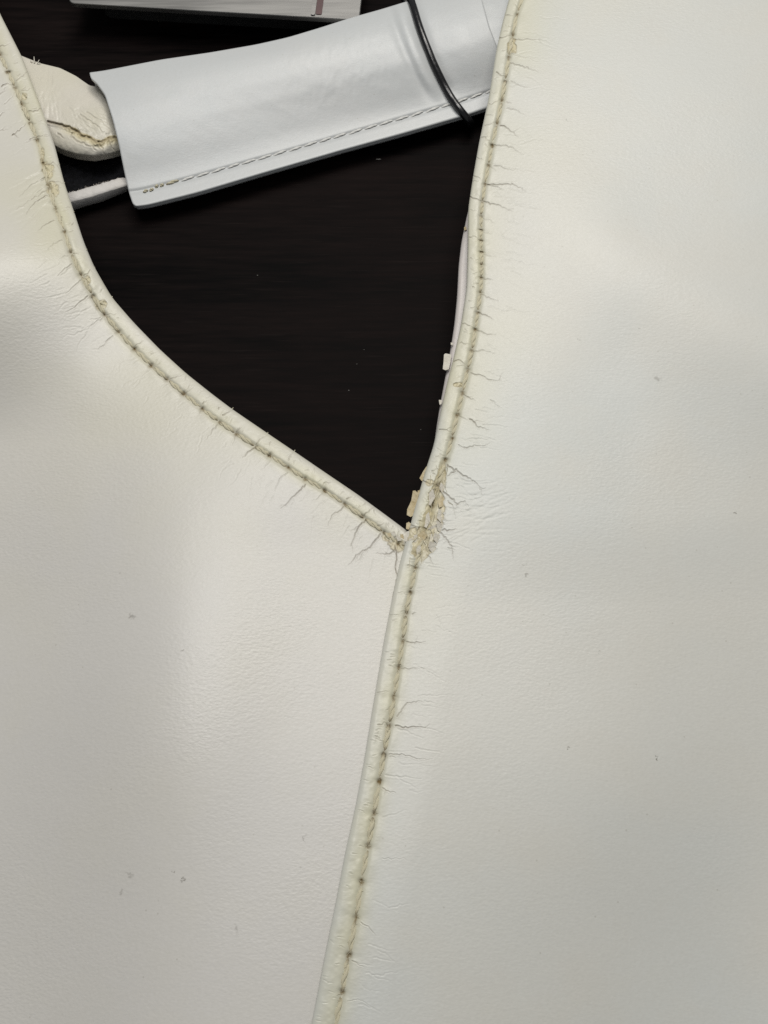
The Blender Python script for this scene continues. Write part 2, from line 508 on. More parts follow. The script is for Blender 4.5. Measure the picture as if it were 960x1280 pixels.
def build_panel(part, C, D, holes, zfun, vmax, cracks, mat, parent, hump, tornfun=None, yspread=60.0):
    """one leather panel with its turned edge: returns objects and the placing function for stitches"""
    n = len(C)
    holes = np.array(holes, float)
    hu = np.array([np.argmin(((C - h) ** 2).sum(1)) for h in holes])
    hd = np.array([np.hypot(*(C[i] - h)) for i, h in zip(hu, holes)])
    # distance measured along D so the groove goes through the holes
    Tn = np.gradient(C, axis=0); Tn /= np.hypot(*Tn.T)[:, None]
    Nn = np.stack([-Tn[:, 1], Tn[:, 0]], -1)
    cosang = np.abs((Nn * D).sum(1))
    ii = []; vv = []
    for h in holes:
        # solve C[i] + v D[i] = h
        r = h - C
        cr = r[:, 0] * D[:, 1] - r[:, 1] * D[:, 0]
        along = (r * D).sum(1)
        sc = np.abs(cr) + np.where((along < 4) | (along > 60), 1e3, 0)
        i = int(np.argmin(sc)); ii.append(i); vv.append(along[i])
    order = np.argsort(ii)
    ii = np.array(ii)[order]; vv = np.array(vv)[order]; holes = holes[order]
    vg = np.interp(np.arange(n), ii, vv)
    vg = gsmooth(vg[:, None], 18)[:, 0]
    s = vg / 20.0
    # fraction to next hole, 0 at hole
    ph = np.interp(np.arange(n), ii, np.arange(len(ii)))
    hid = np.round(ph).astype(int)
    hrg = np.random.default_rng(len(ii))
    hstr = hrg.uniform(0.55, 1.0, len(ii) + 1)[hid]
    hsk = hrg.normal(0, 0.05, len(ii) + 1)[hid]
    hole_near = np.cos(math.pi * np.clip(ph - hid - hsk, -0.5, 0.5)) ** 22 * hstr        # 1 at a hole
    between = np.abs(np.sin(math.pi * ph))
    # columns
    c_rim = np.r_[0, 0.08, 0.25, 0.5, 0.8, 1.2, 1.7, np.linspace(2.3, 20, 22)]
    d_fine = np.arange(0.0, 112, 0.85)
    wc = (np.linspace(0, 1, 66) ** 1.25)[1:]
    v_rim = s[:, None] * c_rim[None]
    v_pan = np.concatenate([vg[:, None] + d_fine[None],
                            vg[:, None] + d_fine[-1] + wc[None] * (vmax - d_fine[-1])[:, None]], 1)
    v = np.concatenate([v_rim, v_pan[:, 1:]], 1)
    nr = len(c_rim)
    PX = C[:, :1] + v * D[:, :1]; PY = C[:, 1:] + v * D[:, 1:]
    Z = zfun(PX, PY, v)
    DZ = np.zeros_like(Z)
    h = 0.62; a = np.interp(C[:, 1], [600, 720], [3.4, 6.0])[:, None]
    c = v / s[:, None]
    hm = hump(C[:, 1])[:, None]
    DZ += np.where(c < a, -h * (1 - np.sqrt(np.clip(1 - (1 - c / a) ** 2, 0, 1))), 0)
    DZ += hm * np.sin(math.pi * np.clip((c - 1) / 18.0, 0, 1)) ** 0.8
    g = np.exp(-((c - 20) / 3.1) ** 2)
    DZ -= g * (0.34 + 0.10 * hm)
    # holes pull the leather in, the skin swells between them
    DZ -= np.exp(-((c - 20) / 3.6) ** 2) * (hole_near ** 1.6)[:, None] * 0.36
    sw = 0.10 * (between[:, None] ** 1.5 - 0.5)
    DZ += sw * np.exp(-((c - 27) / 5.0) ** 2) + 0.7 * sw * np.exp(-((c - 13.5) / 4.5) ** 2)
    DZ += 0.10 * fbm(PX / 9.0, PY / 9.0, 2) * np.exp(-((c - 14) / 12.0) ** 2)
    near = np.cos(math.pi * np.clip(ph - hid - hsk, -0.5, 0.5)) ** 7 * hstr
    cw = c + 1.6 * vnoise(PX / 4.0, PY / 4.0)
    DIRT = np.exp(-((cw - 20.2) / 1.9) ** 2) * (0.12 + 1.1 * hole_near ** 1.6 + 0.5 * near)[:, None] * (0.8 + 0.9 * vnoise(PX / 7.0, PY / 7.0))
    DIRT += 0.11 * np.exp(-((cw - 20) / 6.0) ** 2) * near[:, None] + 0.45 * np.exp(-((cw - 20) / 1.9) ** 2) * (hole_near ** 1.6)[:, None]
    DIRT = np.clip(DIRT, 0, 1)
    CRK = np.zeros_like(Z)
    YEL = np.clip(np.exp(-np.maximum(v - vg[:, None] * 0.5, 0) / yspread) * (0.55 + 0.9 * vnoise(PX / 60.0 + 7, PY / 60.0)), 0, 1) * sstep(PY, 1100, 300)
    YEL = np.maximum(YEL, (0.78 + 0.5 * vnoise(PX / 30.0, PY / 30.0)) * np.exp(-((c - 16) / 14) ** 2))
    TAN = np.zeros_like(Z)
    apply_cracks(PX, PY, DZ, CRK, cracks(holes, ii, C, D, vg, s))
    if tornfun is not None:
        tornfun(PX, PY, DZ, DIRT, CRK, TAN)
    # outer border rolls down to the table
    far = sstep(v / (vg + vmax)[:, None], 0.86, 1.0)
    Z = Z + DZ
    Z = Z * (1 - far) + 1.2 * far
    P = W(PX, PY, Z)
    # folded-under lip
    e = P[:, 0]; inn = P[:, 10] - P[:, 0]; inn[:, 2] = 0
    inn = gsmooth(inn, 20); inn /= np.linalg.norm(inn, axis=1)[:, None]
    und = []
    for phi in np.linspace(0, math.pi / 2, 7)[1:]:
        q = e + inn * (0.62 * (1 - math.cos(phi))); q[:, 2] -= 0.62 * math.sin(phi); und.append(q)
    for k in (1.4, 2.6, 4.2):
        q = e + inn * k; q[:, 2] = und[5][:, 2]; und.append(q)
    U = np.stack(und[::-1], 1)
    z0 = np.zeros((n, U.shape[1]))
    at = lambda sl0, A: np.concatenate([z0, A[:, :nr]], 1) if sl0 else A[:, nr - 1:]
    rim = grid_obj('turned_edge', np.concatenate([U, P[:, :nr]], 1), mat, None,
                   {k: at(True, A) for k, A in (('dirt', DIRT), ('crack', CRK), ('yellow', YEL), ('tan', TAN))})
    pan = grid_obj(part, P[:, nr - 1:], mat, parent,
                   {k: at(False, A) for k, A in (('dirt', DIRT), ('crack', CRK), ('yellow', YEL), ('tan', TAN))})
    rim.parent = pan
    pts = []
    for h_, i in zip(holes, ii):
        pts.append(P[i, nr - 1].copy())
    return pan, rim, pts, (P, PX, PY)


# ------------------------------------------------------------------ stitches (shared meshes)
def stitch_mesh(name, seed, mat, fuzz=0.0, rad=0.27, off=0.19, flat=1.0):
    rg = np.random.default_rng(seed)
    V = []; F = []
    segs, sides = 9, 5
    for st in (0, 1):
        base = len(V)
        for k in range(segs + 1):
            tt = k / segs
            x = (tt - 0.5)
            env = math.sin(math.pi * min(max(tt, 0.0), 1.0)) ** 0.45
            tw = st * math.pi + tt * math.pi * 2.3 + seed
            cy = off * env * math.cos(tw) * 1.15
            cz = off * env * math.sin(tw) * 0.7 - 0.42 * (1 - math.sin(math.pi * tt) ** 0.5)
            r = rad * (0.35 + 0.65 * env) * (1 + fuzz * rg.normal())
            for j in range(sides):
                a = 2 * math.pi * j / sides
                V.append([x, (cy + r * math.cos(a)), (cz + r * math.sin(a) * 0.85) * flat])
        for k in range(segs):
            for j in range(sides):
                A = base + k * sides + j; B = base + k * sides + (j + 1) % sides
                F.append([A, B, B + sides, A + sides])
    me = bpy.data.meshes.new(name)
    me.from_pydata([tuple(v) for v in V], [], F)
    for p in me.polygons:
        p.use_smooth = True
    me.materials.append(mat)
    at_ = me.attributes.new('ends', 'FLOAT', 'POINT')
    at_.data.foreach_set('value', [min(1.0, abs(v[0]) * 2) for v in V])
    return me


ST = [stitch_mesh('stitch', k, M_THREAD, 0.10, 0.30, 0.22) for k in range(6)]
STG = [stitch_mesh('sleeve_stitch', k, M_GTHREAD, 0.06, 0.24, 0.10, 0.55) for k in range(4)]


def place_stitch(a, b, parent, meshes, lift, wide=1.0, name='stitch', up=None):
    a = np.array(a); b = np.array(b)
    d = b - a; L = np.linalg.norm(d); x = d / L
    upv = np.array([0, 0, 1.0]) if up is None else up
    y = np.cross(upv, x); y /= np.linalg.norm(y)
    z = np.cross(x, y)
    c = (a + b) / 2 + z * lift
    o = bpy.data.objects.new(name, random.choice(meshes))
    COL.objects.link(o)
    o.parent = parent
    M = Matrix(((x[0] * L * 0.97, y[0] * wide, z[0], c[0]), (x[1] * L * 0.97, y[1] * wide, z[1], c[1]), (x[2] * L * 0.97, y[2] * wide, z[2], c[2]), (0, 0, 0, 1000.0)))
    M = Matrix([[M[i][j] * MM for j in range(4)] for i in range(3)] + [[0, 0, 0, 1]])
    o.matrix_local = M
    return o


# ------------------------------------------------------------------ the bag
bag = empty('leather_bag', (0, 0, 0))
tag(bag, 'worn white leather bag with cracked stitched edges lying on dark table', 'bag')


def cracks_right(holes, ii, C, D, vg, s):
    out = []
    L = [([(643, 50), (660, 49), (679, 50)], 1), ([(638, 68), (655, 71), (674, 77)], .35), ([(638, 79), (653, 83), (676, 91)], .95), ([(638, 101), (650, 107), (664, 109)], .6),
         ([(633, 127), (639, 129)], .6), ([(633, 135), (643, 137), (658, 145)], .8), ([(625, 157), (634, 160), (648, 171)], .9),
         ([(618, 181), (634, 182), (655, 193)], .95), ([(617, 207), (630, 209), (637, 212), (647, 212)], .8), ([(611, 208), (620, 214)], .6),
         ([(609, 231), (628, 230), (642, 230), (657, 238)], .9), ([(610, 231), (630, 237)], .6), ([(605, 252), (620, 256), (640, 264)], .95),
         ([(602, 271), (610, 275), (618, 279)], .6), ([(603, 290), (615, 291)], .4), ([(604, 318), (618, 320)], .4), ([(604, 349), (616, 350)], .55),
         ([(601, 368), (612, 372), (623, 376)], .9), ([(598, 391), (608, 395), (617, 400)], .9), ([(596, 413), (606, 417), (620, 418)], .75),
         ([(592, 440), (602, 438), (619, 441)], .6), ([(588, 466), (603, 470), (612, 475), (627, 476)], .95), ([(579, 493), (587, 498), (594, 501)], .9),
         ([(613, 500), (628, 511)], .4), ([(574, 520), (584, 525)], .6), ([(587, 524), (600, 534), (611, 537)], .9), ([(573, 556), (582, 562)], .8),
         ([(580, 559), (592, 557), (607, 557)], .6), ([(559, 581), (578, 594), (592, 602), (602, 611), (607, 610)], 1.0),
         ([(569, 589), (564, 591), (557, 598)], .8), ([(551, 612), (562, 621), (572, 631), (580, 626), (586, 633)], 1.0),
         ([(560, 626), (567, 634), (570, 649)], .5), ([(553, 663), (572, 662)], .9), ([(551, 666), (565, 683), (567, 701)], .85),
         ([(560, 685), (569, 688)], .4), ([(534, 694), (538, 698), (541, 708)], .7), ([(515, 768), (520, 766)], .6),
         ([(508, 802), (519, 804), (532, 802)], .8), ([(501, 836), (535, 835)], .45), ([(496, 896), (503, 887), (509, 878), (528, 877)], .9),
         ([(494, 907), (507, 910), (520, 908), (533, 910)], .95), ([(486, 943), (508, 944), (520, 948), (541, 949)], .95),
         ([(487, 946), (495, 948)], .6), ([(478, 985), (486, 989), (495, 992)], .8), ([(451, 1153), (462, 1160), (470, 1170)], .6), ([(440, 1201), (455, 1209)], .6),
         ([(434, 1252), (450, 1250), (466, 1259)], .3), ([(478, 1073), (510, 1074)], .25), ([(483, 888), (492, 881)], .4),
         # across the turned edge
         ([(632, 19), (642, 19)], .6), ([(622, 48), (632, 46), (640, 44)], 1), ([(620, 90), (626, 94), (632, 96)], .9), ([(618, 98), (626, 96)], .4), ([(611, 130), (618, 128), (624, 125)], .8),
         ([(608, 144), (616, 144)], .6), ([(606, 157), (618, 153)], .8), ([(602, 172), (609, 171)], 1), ([(609, 175), (614, 181)], .6), ([(596, 197), (602, 199)], .9),
         ([(592, 220), (597, 221), (601, 225)], 1), ([(591, 227), (598, 226)], .5), ([(588, 246), (595, 248), (601, 251)], 1), ([(588, 262), (596, 263)], .5),
         ([(586, 297), (593, 296), (600, 301)], .55), ([(587, 323), (591, 324)], .6), ([(590, 342), (598, 341)], .4), ([(590, 359), (594, 359)], .7), ([(585, 376), (591, 376)], .5), ([(588, 385), (596, 385)], .4),
         ([(578, 405), (585, 406), (592, 410)], .9), ([(574, 429), (580, 429), (587, 431)], .8), ([(567, 452), (574, 450), (582, 456)], .9), ([(570, 458), (580, 458)], .4),
         ([(549, 537), (556, 537), (564, 540)], .9), ([(544, 571), (555, 570)], .6), ([(528, 600), (540, 606), (546, 606)], .9), ([(539, 589), (548, 587)], .5),
         ([(513, 656), (522, 659), (531, 660)], .7), ([(509, 707), (518, 708)], .6), ([(472, 906), (478, 906), (485, 903)], .9), ([(469, 920), (476, 925), (482, 929)], .8),
         ([(473, 915), (468, 932)], .4), ([(460, 958), (468, 960)], .5), ([(448, 1013), (458, 1017)], .4), ([(471, 866), (488, 864)], .35), ([(424, 1183), (432, 1186)], .4),
         ([(483, 769), (500, 768)], .3), ([(497, 741), (509, 741)], .4)]
    for pts, amt in L:
        ln_ = rough_line(pts, 2.6, 0.75)
        amt = amt * (random.uniform(0.85, 1.15) if (pts[0][0] < 75 and pts[0][1] < 290) or (430 < pts[0][0] < 580 and 580 < pts[0][1] < 720) else random.uniform(0.45, 1.0))
        out.append((ln_, 0.42 + 0.26 * amt, 0.36, min(1, amt * 1.2), 0.05 + 0.07 * amt))
        if amt > 0.55 and random.random() < 0.55 and len(ln_) > 5:
            k_ = random.randrange(2, len(ln_) - 1)
            g_ = ln_[k_] - ln_[k_ - 1]
            out.append((wander(ln_[k_], math.atan2(g_[1], g_[0]) + random.choice((-1, 1)) * random.uniform(0.4, 0.9), random.uniform(5, 15), 2.6, 0.4), 0.45, 0.35, amt * 0.6, 0.04))
    # faint creases with no dirt in them
    for k in range(150):
        i = int(random.uniform(60, len(C) - 60))
        q = C[i][1]
        if q > 980 and random.random() < 0.6:
            continue
        p0 = C[i] + D[i] * (vg[i] + random.uniform(3, 40))
        out.append((wander(p0, math.atan2(D[i][1], D[i][0]) + random.gauss(0.02, 0.25), random.uniform(14, 46), 3.5, 0.28), 0.9, 0.6, 0.05, random.uniform(0.012, 0.035)))
    for k in range(90):
        i = int(random.uniform(60, len(C) - 60))
        p0 = C[i] + D[i] * random.uniform(2, 0.7 * vg[i])
        out.append((wander(p0, math.atan2(D[i][1], D[i][0]) + random.gauss(0, 0.3), random.uniform(3, 10), 2, 0.4), 0.7, 0.5, random.choice((0.05, 0.2, 0.45)), 0.05))
    # wrinkle fan beside the torn corner
    for k in range(34):
        p0 = (555 + random.uniform(0, 60), 640 + random.gauss(0, 26))
        out.append((wander(p0, random.gauss(-0.12, 0.16), random.uniform(25, 60), 4, 0.22, random.gauss(-0.2, 0.2)), 1.6, 1.1, 0, random.uniform(0.006, 0.024)))
    return out


def cracks_left(holes, ii, C, D, vg, s):
    out = []
    L = [([(2, 108), (6, 105), (17, 106)], 1), ([(-4, 120), (7, 113)], 1), ([(5, 130), (12, 124), (19, 115)], .6), ([(-2, 146), (6, 140)], .9),
         ([(15, 169), (24, 163), (33, 153)], 1), ([(16, 168), (24, 172)], .6), ([(-3, 162), (10, 162)], .6), ([(32, 178), (46, 174)], .5),
         ([(59, 244), (40, 256), (33, 268)], .9), ([(58, 238), (38, 250), (20, 262)], .5), ([(56, 222), (38, 232), (24, 246)], .5),
         ([(68, 275), (58, 280), (47, 289)], .7), ([(78, 300), (66, 305), (60, 312)], .7), ([(90, 330), (80, 337), (72, 345)], .9), ([(86, 320), (74, 323)], .35),
         ([(102, 350), (88, 362), (82, 367)], .5), ([(110, 370), (90, 386), (82, 390)], .7), ([(128, 398), (108, 410)], .5), ([(141, 420), (122, 438)], .6), ([(126, 397), (112, 400)], .3),
         ([(187, 462), (175, 471)], .5), ([(209, 480), (203, 485)], .35), ([(251, 514), (247, 517)], .5), ([(272, 531), (262, 543), (257, 549)], .6), ([(295, 545), (290, 556)], .5),
         ([(318, 560), (310, 565), (302, 573)], .9), ([(338, 575), (326, 588)], .6), ([(360, 590), (350, 598), (343, 614)], .6), ([(382, 605), (370, 618), (351, 636)], .95),
         ([(404, 617), (390, 627)], .5), ([(430, 633), (424, 639), (415, 644), (410, 658)], .8), ([(457, 650), (447, 660), (438, 683)], 1.0), ([(452, 655), (438, 665)], .4),
         ([(476, 667), (462, 684), (446, 694), (435, 707)], 1.0), ([(493, 690), (485, 693), (470, 692)], .7), ([(494, 682), (496, 700), (494, 708), (497, 722), (492, 742), (488, 770)], 1.0),
         ([(480, 672), (492, 681)], .6),
         # over the turned edge
         ([(0, 58), (8, 57), (13, 54)], .7), ([(20, 101), (28, 95), (36, 87)], .8), ([(36, 139), (46, 138), (54, 134)], 1.0), ([(37, 174), (50, 171), (62, 169)], .8), ([(26, 113), (40, 110)], .5),
         ([(56, 206), (66, 204), (74, 206)], .8), ([(58, 228), (70, 227), (80, 229)], .7), ([(90, 281), (93, 278)], .9), ([(91, 317), (99, 317)], .8), ([(76, 263), (88, 267)], .4),
         ([(104, 345), (110, 341), (112, 338), (118, 342)], .9), ([(133, 394), (146, 392)], .6), ([(169, 433), (173, 430), (180, 425)], .8), ([(188, 443), (195, 440)], .7),
         ([(213, 474), (222, 470), (230, 468)], .9), ([(232, 492), (243, 482)], .7), ([(253, 506), (258, 500)], .7), ([(273, 511), (277, 508)], 1), ([(278, 519), (284, 515), (291, 513)], 1),
         ([(296, 540), (302, 534)], .7), ([(320, 556), (325, 548), (335, 543)], 1.0), ([(361, 576), (363, 568), (368, 566)], .8), ([(374, 573), (377, 577)], .6), ([(405, 604), (417, 602)], .5),
         ([(433, 624), (440, 620)], .6), ([(455, 645), (462, 637), (470, 634)], .8), ([(470, 659), (480, 654)], .6), ([(493, 672), (500, 668)], .6), ([(430, 610), (436, 606)], .5)]
    for pts, amt in L:
        ln_ = rough_line(pts, 2.6, 0.75)
        amt = amt * (random.uniform(0.85, 1.15) if (pts[0][0] < 75 and pts[0][1] < 290) or (430 < pts[0][0] < 580 and 580 < pts[0][1] < 720) else random.uniform(0.45, 1.0))
        out.append((ln_, 0.42 + 0.26 * amt, 0.36, min(1, amt * 1.2), 0.05 + 0.07 * amt))
        if amt > 0.55 and random.random() < 0.55 and len(ln_) > 5:
            k_ = random.randrange(2, len(ln_) - 1)
            g_ = ln_[k_] - ln_[k_ - 1]
            out.append((wander(ln_[k_], math.atan2(g_[1], g_[0]) + random.choice((-1, 1)) * random.uniform(0.4, 0.9), random.uniform(5, 15), 2.6, 0.4), 0.45, 0.35, amt * 0.6, 0.04))
    for k in range(120):
        i = int(random.uniform(40, len(C) - 120))
        p0 = C[i] + D[i] * (vg[i] + random.uniform(3, 40))
        out.append((wander(p0, math.atan2(D[i][1], D[i][0]) + random.gauss(0.05, 0.25), random.uniform(10, 36), 3.5, 0.28), 0.9, 0.6, 0.04, random.uniform(0.012, 0.035)))
    for k in range(80):
        i = int(random.uniform(40, len(C) - 60))
        p0 = C[i] + D[i] * random.uniform(2, 0.7 * vg[i])
        out.append((wander(p0, math.atan2(D[i][1], D[i][0]) + random.gauss(0, 0.3), random.uniform(3, 10), 2, 0.4), 0.7, 0.5, random.choice((0.05, 0.2, 0.45)), 0.05))
    # strong soft folds pulled towards the handle
    for k in range(16):
        p0 = (60 + random.gauss(0, 3) + 3 * (k - 8) / 8, 236 + 3.1 * (k - 8))
        out.append((wander(p0, math.pi - 0.62 + random.gauss(0, 0.10), random.uniform(26, 60), 4, 0.12, random.gauss(0, .15)), 1.9, 1.2, 0, random.uniform(0.06, 0.14)))
    return out


def torn_right(PX, PY, DZ, DIRT, CRK, TAN):
    """flayed skin over the corner where the two edges meet"""
    cx = np.interp(PY, [585, 610, 640, 665, 695], [553, 547, 543, 536, 527])
    w = np.interp(PY, [572, 600, 635, 665, 690, 702], [2, 8, 12, 15, 13, 2])
    e = np.abs(PX - cx) / np.maximum(w, 1) + 0.55 * fbm(PX / 7.0, PY / 7.0, 3)
    m = sstep(e, 1.05, 0.85) * sstep(PY, 570, 585) * sstep(PY, 706, 696)
    edge = np.exp(-((e - 0.97) / 0.10) ** 2) * sstep(PY, 575, 590) * sstep(PY, 704, 694)
    rough_ = fbm(PX / 5.5, PY / 9.0, 3)
    DZ += m * (-0.14 + 0.34 * rough_) + edge * 0.10
    TAN[:] = np.maximum(TAN, m * (0.55 + 0.4 * vnoise(PX / 6.0, PY / 6.0)))
    DIRT[:] = np.clip(np.maximum(DIRT * (1 - 0.2 * m), m * np.clip(-rough_ * 0.9, 0, 0.45)) + edge * 0.22 * (PX > cx), 0, 1)
    # bare patches on the turned edge
    for (a, b, rx, ry) in ((640, 58, 6, 9), (573, 481, 7, 3.2), (536, 603, 5, 4), (515, 668, 7, 8)):
        q = np.hypot((PX - a) / rx, (PY - b) / ry) + 0.5 * fbm(PX / 5.0, PY / 5.0, 2)
        mm = sstep(q, 1.1, 0.8)
        TAN[:] = np.maximum(TAN, 0.65 * mm); DZ += mm * (-0.10 + 0.25 * fbm(PX / 2.5, PY / 2.5, 2))
        DIRT[:] = np.maximum(DIRT, 0.4 * np.exp(-((q - 0.95) / 0.14) ** 2))


def torn_left(PX, PY, DZ, DIRT, CRK, TAN):
    for (a, b, rx, ry) in ((496, 682, 9, 8), (484, 672, 7, 4), (60, 212, 7, 12), (66, 236, 8, 9), (53, 195, 3, 9), (127, 381, 7, 6), (30, 120, 4, 5), (108, 352, 6, 6)):
        q = np.hypot((PX - a) / rx, (PY - b) / ry) + 0.6 * fbm(PX / 5.0, PY / 5.0, 2)
        mm = sstep(q, 1.1, 0.75)
        TAN[:] = np.maximum(TAN, 0.5 * mm); DZ += mm * (-0.04 + 0.5 * fbm(PX / 3.0, PY / 3.0, 2))
        DIRT[:] = np.maximum(DIRT, 0.35 * np.exp(-((q - 0.95) / 0.12) ** 2))


# directions of the two panels
DL_pts = np.array([p for p, _ in DIR_L], float); DL_d = np.array([d for _, d in DIR_L], float)
iL = np.array([np.argmin(((CL - p) ** 2).sum(1)) for p in DL_pts])
DL = np.stack([np.interp(np.arange(len(CL)), iL, DL_d[:, 0]), np.interp(np.arange(len(CL)), iL, DL_d[:, 1])], -1)
DL = gsmooth(DL, 40); DL /= np.hypot(*DL.T)[:, None]
TR = np.gradient(CR, axis=0); TR /= np.hypot(*TR.T)[:, None]
DR = gsmooth(np.stack([TR[:, 1], -TR[:, 0]], -1), 260 / STEP)
DR /= np.hypot(*DR.T)[:, None]

vmL = np.interp(np.arange(len(CL)), iL, [420, 430, 640, 900, 980, 1000, 1000, 960])
left, left_rim, holesL, gridL = build_panel('left_panel', CL, DL, HOLE_L, zL, vmL, cracks_left, M_LEFT, bag,
                                            lambda q: np.interp(q, [0, 640, 690], [0.20, 0.16, 0.1]), torn_left, 110.0)
right, right_rim, holesR, gridR = build_panel('right_panel', CR, DR, HOLE_R, zR, np.full(len(CR), 690.0), cracks_right, M_RIGHT, bag,
                                              lambda q: np.interp(q, [0, 300, 640, 720, 1280], [0.16, 0.20, 0.18, 0.08, 0.07]), torn_right)
left['label'] = 'cream panel left of the opening with cracked stitched edge'
right['label'] = 'white panel right of the opening overlapping the left panel'

for k in range(len(holesL) - 1):
    place_stitch(holesL[k], holesL[k + 1], left, ST, 0.27, 1.1)
for k in range(len(holesR) - 1):
    if k in (29, 30):
        continue                                          # torn out at the corner
    place_stitch(holesR[k], holesR[k + 1], right, ST, 0.27, 1.2)


# ------------------------------------------------------------------ flakes
def flake(poly, z, thick, mat, parent, curl=0.4, tilt=(0, 0), name='leather_flake'):
    p = np.array(poly, float)
    n = len(p); c = p.mean(0)
    top = []; bot = []
    cw = W(c[0], c[1], z)
    for q in p:
        w = W(q[0], q[1], z)
        d = w - cw
        w[2] += tilt[0] * d[0] + tilt[1] * d[1] + curl * (d[0] ** 2 + d[1] ** 2) * 0.25
        top.append(w); bot.append(cw + (w - cw) * np.array([0.9, 0.9, 1]) - np.array([0, 0, thick]))
    cen = cw + np.array([0, 0, 0.02])
    V = top + bot + [cen, cw - np.array([0, 0, thick])]
    F = []
    for k in range(n):
        j = (k + 1) % n
        F += [[k, j, 2 * n], [n + j, n + k, 2 * n + 1], [k, n + k, n + j], [k, n + j, j]]
    return mesh_obj(name, V, np.array(F), mat, parent, smooth=False)


zc = 14.4
flake([(533, 584), (535, 590), (531, 601), (527, 601), (524.5, 597), (529, 589)], zc - 0.55, 0.45, M_FLAKE, right, 0.3, (0.4, 0))
flake([(516, 615), (519, 615), (523, 619), (522, 628), (516, 645), (513, 646), (508.5, 643), (509, 636), (514, 626)], zc - 0.6, 0.5, M_FLAKE, right, 0.2, (0.3, 0.1))
flake([(522, 614), (525, 613), (525, 622), (522, 624)], zc - 0.3, 0.4, M_FLAKE, right, 0.2, (0, 0.3))
flake([(508, 654), (511, 652.5), (514, 655), (511, 662), (507.5, 661)], zc - 0.3, 0.5, M_FLAKE, right, 0.5)
flake([(507, 665), (511, 664), (513, 668), (510, 677), (506, 677)], zc - 0.1, 0.5, M_PFLAKE, right, 0.5, (0.3, 0))
flake([(536, 686), (541, 681), (544, 681), (547, 688), (541, 691)], zc + 0.55, 0.06, M_PFLAKE, right, 0.3, (0.2, 0.1))
flake([(534, 661), (542, 657), (552, 656), (550, 660), (541, 663)], zc + 0.5, 0.06, M_PFLAKE, right, 0.3, (0, 0.4))
flake([(545, 640), (550, 640), (550.5, 646), (546, 647)], zc + 0.45, 0.06, M_PFLAKE, right, 0.4, (0.3, 0))
flake([(545, 648), (552, 650), (552.5, 655), (546, 655)], zc + 0.52, 0.06, M_FLAKE, right, 0.4, (0.3, 0.2))
flake([(539, 668), (541, 667), (537, 684), (535, 684)], zc + 0.52, 0.06, M_PFLAKE, right, 0.2)
flake([(548, 660), (553, 660), (553, 665), (547, 664)], zc + 0.5, 0.06, M_FLAKE, right, 0.4, (0.1, 0.3))
flake([(517, 670), (521, 668), (522, 676), (518, 678)], zc + 0.45, 0.06, M_PFLAKE, right, 0.4, (-0.2, 0.2))
flake([(511, 674), (516, 673), (517, 679), (512, 680)], zc + 0.35, 0.06, M_PFLAKE, right, 0.4, (-0.2, 0.3))
flake([(489, 665), (493, 664), (495, 668), (491, 671)], zc - 1.0, 0.06, M_PFLAKE, left, 0.4, (0.2, 0.2))
flake([(494, 668), (499, 671), (502, 676), (497, 676)], zc - 1.0, 0.08, M_PFLAKE, left, 0.4, (0.2, 0.2))
flake([(500, 668), (504, 668), (505, 674), (501, 674)], zc - 1.0, 0.08, M_FLAKE, left, 0.4, (0.2, 0.2))
flake([(484, 667), (488, 666), (489, 671), (485, 671)], zc - 1.05, 0.06, M_FLAKE, left, 0.4, (0.2, 0.2))
flake([(112, 366), (119, 365), (121, 371), (116, 374), (111, 371)], 13.15, 0.1, M_PFLAKE, left, 0.3, (0.2, 0.2))
flake([(64, 229), (70, 227), (72, 233), (66, 236)], 13.3, 0.1, M_PFLAKE, left, 0.5, (0.2, 0.2))
flake([(62, 237), (68, 236), (70, 241), (64, 243)], 13.3, 0.1, M_FLAKE, left, 0.5, (0.2, 0.2))

for poly, m_, tl in (([(551, 604), (556, 607), (558, 614), (553, 617), (549, 611)], M_PFLAKE, (-0.35, 0.1)),
                     ([(552, 619), (556, 624), (553, 633), (549, 635), (547, 627)], M_FLAKE, (-0.4, 0.0)),
                     ([(548, 637), (552, 638), (551, 645), (555, 648), (551, 653), (546, 648)], M_PFLAKE, (-0.4, 0.1)),
                     ([(545, 652), (552, 655), (556, 660), (553, 667), (547, 663)], M_PFLAKE, (-0.4, 0.2)),
                     ([(543, 667), (550, 669), (551, 677), (546, 679), (541, 674)], M_PFLAKE, (-0.4, 0.2)),
                     ([(537, 678), (546, 680), (548, 689), (542, 693), (536, 686)], M_PFLAKE, (-0.3, 0.3)),
                     ([(520, 684), (525, 682), (529, 690), (526, 699), (521, 694)], M_PFLAKE, (-0.2, 0.2)),
                     ([(523, 668), (530, 664), (534, 670), (528, 679), (522, 676)], M_FLAKE, (0.2, 0.2)),
                     ([(530, 646), (536, 641), (538, 652), (533, 660), (528, 656)], M_PFLAKE, (0.3, 0.1)),
                     ([(535, 618), (541, 612), (544, 622), (538, 632), (533, 628)], M_PFLAKE, (0.3, 0.1))):
    pc = np.mean(poly, axis=0)
    kk = np.argmin((gridR[1] - pc[0]) ** 2 + (gridR[2] - pc[1]) ** 2)
    flake(poly, gridR[0].reshape(-1, 3)[kk, 2] + 0.16, 0.14, m_, right, 0.25, tl)

# ------------------------------------------------------------------ the layer seen under the right edge and the back of the bag
EDGE_B = [(690, -140), (660, -20), (630, 100), (606, 190), (592, 240), (585, 262), (577, 300), (573.5, 330), (571.5, 370), (568, 405), (563, 437), (557, 468), (551, 500), (546, 530), (540, 575), (535, 620), (530, 680), (505, 900), (430, 1280), (410, 1370)]


